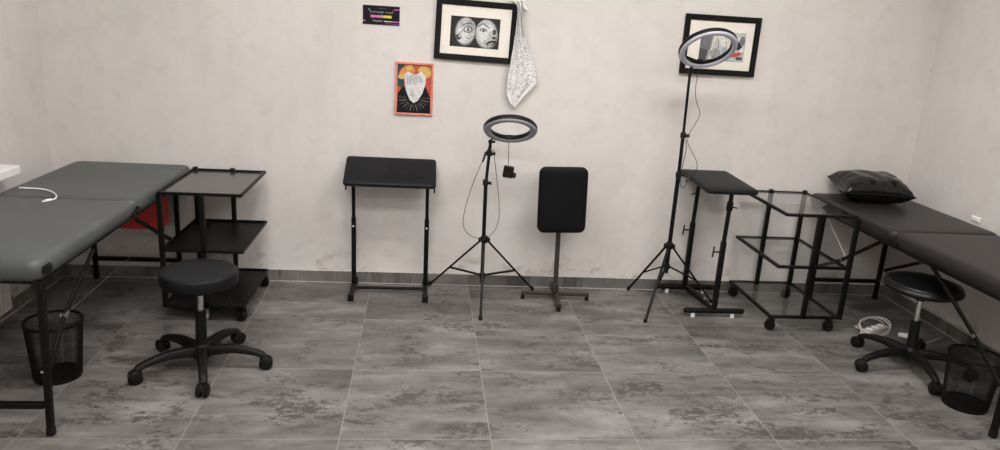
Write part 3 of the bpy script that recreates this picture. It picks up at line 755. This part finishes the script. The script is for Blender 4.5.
for k in range(5): a.line([(X(.28 + .1*k), Z(.80)), (X(.31 + .09*k), Z(.68)), (X(.29 + .1*k), Z(.58))], .0025, INK(.3))
E(.44, .40, .05, .09, INK(.45), rot=.3); E(.58, .36, .06, .05, INK(.6))
build(a.mb, 'print', a.mats, t, angle=180)

# little black poster with script lettering
t = thing('small_poster', 'small black poster with pale script and a pink and yellow stripe', 'poster', (-.568, YB, 1.558))
x0, x1, z0, z1 = -.671, -.465, 1.557, 1.661
build(MB().bx(x0, x1, YB - .004, YB - .001, z0, z1), 'board', flat('ink_night', (.010, .008, .012)), t)
a = Art(YB - .0041); X = lambda u: x0 + u*(x1 - x0); Z = lambda v: z0 + v*(z1 - z0)
def script(u0, u1, v, h, w, mm, seed, slope=0):
    r = random.Random(seed); n = int((u1 - u0)*58); pts = []
    for i in range(n + 1):
        f = i/n; pts.append((X(u0 + (u1 - u0)*f + .010*math.sin(i*2.1)), Z(v + slope*f + h*math.sin(i*1.9)*r.uniform(.4, 1))))
    a.line(pts, w, mm)
a.line([(X(.14), Z(.82)), (X(.20), Z(.72)), (X(.22), Z(.60))], .003, 'ink_cyan'); script(.24, .56, .66, .06, .0022, 'ink_cyan', 3, 0); script(.60, .82, .66, .06, .002, 'ink_ochre', 4)
a.line([(X(.53), Z(.70)), (X(.52), Z(.56))], .002, 'ink_cyan'); script(.40, .62, .86, .03, .0014, INK(.16), 5)
a.line([(X(.80), Z(.74)), (X(.86), Z(.80)), (X(1), Z(.84))], .004, 'ink_violet'); a.line([(X(.86), Z(.82)), (X(1), Z(.83))], .004, 'ink_pink')
for k, mm in enumerate(('ink_pink', 'ink_pink', 'ink_pink', 'ink_ochre', 'ink_yellow', 'ink_yellow')): a.rect(X(.21 + .095*k), X(.305 + .095*k), Z(.37), Z(.50), mm)
script(.27, .52, .20, .07, .0022, INK(.45), 8); a.line([(X(0), Z(.17)), (X(.07), Z(.19))], .007, 'ink_pink'); a.line([(X(.57), Z(.19)), (X(.78), Z(.19))], .005, 'ink_yellow'); a.line([(X(.78), Z(.19)), (X(1), Z(.18))], .005, 'ink_pink'); a.line([(X(.62), Z(.08)), (X(1), Z(.06))], .004, 'ink_violet')
build(a.mb, 'lettering', a.mats, t, angle=180)

# bandana draped over the corner of the left frame
def bandana():
    rows = [(1.735, .172, .226), (1.705, .196, .232), (1.668, .201, .226), (1.61, .198, .234), (1.55, .194, .252), (1.488, .189, .272), (1.42, .181, .300), (1.361, .175, .331), (1.318, .170, .338), (1.274, .167, .342), (1.235, .166, .312), (1.205, .167, .284), (1.17, .185, .255), (1.145, .204, .236), (1.126, .219, .222)]
    NU = 28; vs = []; hem = []
    fine = []
    for a, b in zip(rows, rows[1:]):
        for k in range(4): fine.append(tuple(a[i] + (b[i]-a[i])*k/4 for i in range(3)))
    fine.append(rows[-1])
    for z, l, r in fine:
        f = (1.74 - z)/.61
        for i in range(NU + 1):
            u = i/NU; x = l + (r - l)*u
            amp = .013*(1 - .45*f)
            y = YB - .029 - amp*(1 + math.sin(u*(13 - 5*f) + 1.2 + 2*f)) - .004*math.sin(u*23)
            if z > 1.69: y = min(y, YB - .030) - .003
            vs.append(V((x, y, z)))
            # hem: unprinted margin near the two lower edges
            d = min((z - (1.128 + (.342 - .219)/( .146)*0 + max(0, (x - .219))*1.17)), 9)
            d2 = z - (1.128 + max(0, (.219 - x))*1.5)
            hem.append(1.0 if (min(d, d2) > .032 or z > 1.45) else 0.0)
    fs = []
    n = NU + 1
    for j in range(len(fine) - 1):
        for i in range(NU): fs.append([j*n + i, j*n + i + 1, (j+1)*n + i + 1, (j+1)*n + i])
    mb = MB().add(vs, fs)
    t = thing('bandana', 'white paisley bandana hanging over the right corner of the masks picture', 'bandana', (.22, YB - .03, 1.126))
    o = build(mb, 'cloth', 'bandana', t, angle=180)
    at = o.data.attributes.new('hem', 'FLOAT', 'POINT')
    for i, h in enumerate(hem): at.data[i].value = h
    s = o.modifiers.new('thick', 'SOLIDIFY'); s.thickness = .0018; s.offset = 0
    # knotted top folded over the corner of the frame
    m = MB()
    m.tube([(.160, YB - .030, 1.737), (.190, YB - .034, 1.735), (.215, YB - .034, 1.722), (.238, YB - .030, 1.700), (.254, YB - .026, 1.688)], .010, 10, smooth=2)
    m.tube([(.175, YB - .020, 1.738), (.205, YB - .022, 1.736), (.232, YB - .022, 1.715), (.246, YB - .024, 1.697)], .010, 10, smooth=2)
    k = build(m, 'folded_corner', flat('white cotton', (.72, .70, .67), .95, .05, 30), t)
bandana()

# ------------------------------------------------------------------ cable on the left table, power strip, small wall plate, red bag, radiator
z = .7025
z = .7142
m = MB().tube([(-2.222, -.165, z+.001), (-2.182, -.167, z), (-2.127, -.168, z), (-2.067, -.200, z), (-2.012, -.263, z), (-1.987, -.309, z), (-1.976, -.350, z), (-1.984, -.378, z)], (.0036), 8, smooth=2)
t = thing('charging_cable', 'white charging cable lying curved on the left massage table', 'cable', (-2.12, -.17, .698))
build(m, 'cord', 'cable_white', t)
m = MB().cyl((-1.982, -.374, z+.002), (-1.996, -.402, z+.002), .0062, .0062, n=10); m.box((-2.000, -.409, z+.002), (.010, .012, .004), Matrix.Rotation(-.5, 3, 'Z')); build(m, 'plug', 'cable_white', t)

cx, cy = 2.325, -.080
t = thing('power_strip', 'white power strip wrapped in its own cable on the floor behind right stool', 'power strip', (cx, cy, 0))
Rz = Matrix.Rotation(math.radians(28), 3, 'Z')
m = MB().slab(.21, .062, .014, [(.006, .004), (0, .010), (0, .036), (.005, .042)], Rz, (cx, cy, 0)); s = build(m, 'strip_body', flat('pinkish grey plastic', (.46, .39, .37), .5, .1, 20), t)  # strip body in one dull pinkish grey
for k in (-1, 0, 1):
    m = MB().lathe([(.004, .0425), (.019, .0425), (.021, .045), (.017, .0455), (.016, .044), (.004, .044)], V((cx, cy, 0)) + Rz @ V((k*.06, 0, 0)), 20); build(m, 'outlet', 'white_plastic', s)
pts = []
for i in range(116):
    a = 2*PI*i/50; q = 1 + .06*math.sin(i*.13); p = V((.104*q*math.cos(a), .072*q*math.sin(a), .034 + .026*math.sin(a*1.0 + i*.012) + .010*i/150 + .010))
    pts.append(V((cx, cy, 0)) + Rz @ p)
e = pts[-1]
pts += [e + V((-.03, .0, -.02)), V((cx + .02, cy - .13, .006)), V((cx + .12, cy - .17, .006)), V((cx + .25, cy - .12, .006)), V((cx + .40, cy - .04, .006))]
m = MB().tube(pts, .0038, 7); build(m, 'cord', flat('grey white cable', (.52, .49, .47), .5, .06, 30), t)
m = MB().cyl((cx + .105, cy - .065, .030), (cx + .145, cy - .085, .030), .013, .016, n=14); m.cyl((cx + .145, cy - .085, .030), (cx + .152, cy - .088, .030), .022, n=16); build(m, 'plug', 'white_plastic', t)

t = thing('wall_plate', 'small white socket plate on the right wall just over the massage table', 'wall plate', (2.80, -.073, .70))
build(MB().bx(2.792, 2.7995, -.108, -.038, .693, .722), 'cover', 'white_plastic', t, bevel=.003)
build(MB().bx(2.789, 2.7925, -.093, -.053, .698, .717), 'socket_insert', 'white_plastic', t, bevel=.001)

t = thing('storage_bag', 'red cloth bag slung beneath the left massage table at the wall end', 'bag', (-1.90, .42, .33))
L = [(.02, .366), (.008, .372), (.001, .39), (0, .46), (.002, .54), (.008, .600), (.03, .605)]
m = MB().slab(.36, .14, .025, L, None, (-1.935, .42, 0)); b = build(m, 'body', 'red_cloth', t)
m = MB().bx(-2.09, -1.78, .346, .352, .560, .567); build(m, 'zipper', 'black_plastic', b)
for x in (-2.05, -1.82): build(MB().bx(x - .012, x + .012, .345, .350, .42, .604), 'strap', 'red_cloth', b)

t = thing('radiator', 'white panel radiator under the window sill on the left wall', 'radiator', (-2.36, -1.0, .09))
m = MB()
y0, y1 = -1.9, -.165
n = 52
for k in range(n):
    ya = y0 + (y1 - y0)*k/n; yb = y0 + (y1 - y0)*(k+1)/n
    m.slab(.062, (yb - ya)*.93, .008, [(.004, .095), (0, .102), (0, .575), (.004, .582)], None, (-2.345, (ya+yb)/2, 0), seg=2)
m.bx(-2.372, -2.332, y0 + .005, y1 - .005, .12, .56); build(m, 'panel', 'radiator_white', t)
m = MB()
for y in (-1.6, -.5): m.bx(XL, -2.37, y - .02, y + .02, .18, .50)
build(m, 'wall_bracket', 'radiator_white', t)
m = MB().cyl((-2.345, -.165, .14), (-2.345, -.125, .14), .014, n=14).cyl((-2.345, -.135, .14), (-2.41, -.135, .14), .010, n=12); build(m, 'valve', 'chrome', t)

# ------------------------------------------------------------------ camera, light level
pit, yaw, roll = .2701, .1108, .0626
F = V((math.sin(yaw)*math.cos(pit), math.cos(yaw)*math.cos(pit), -math.sin(pit)))
R0 = V((math.cos(yaw), -math.sin(yaw), 0)); U0 = R0.cross(F)
Rr = R0*math.cos(roll) + U0*math.sin(roll); Uu = Rr.cross(F)
cd = bpy.data.cameras.new('camera'); cam = link(bpy.data.objects.new('camera', cd))
cd.sensor_fit = 'HORIZONTAL'; cd.sensor_width = 36; cd.lens = 36*741.89/1000; cd.clip_start = .02
Mc = Matrix((Rr, Uu, -F)).transposed().to_4x4(); Mc.translation = V((-.3092, -3.828, 1.6283)); cam.matrix_world = Mc
scene.camera = cam
w = bpy.data.worlds.new('world'); scene.world = w; w.use_nodes = True
w.node_tree.nodes['Background'].inputs[0].default_value = (.5, .5, .5, 1); w.node_tree.nodes['Background'].inputs[1].default_value = .1
MT['panel_light'].node_tree.nodes['Principled BSDF'].inputs['Emission Strength'].default_value = 20.0
vs_ = scene.view_settings
vs_.view_transform = 'Standard'; vs_.look = 'None'; vs_.gamma = 1; vs_.exposure = 0.0; vs_.use_curve_mapping = False
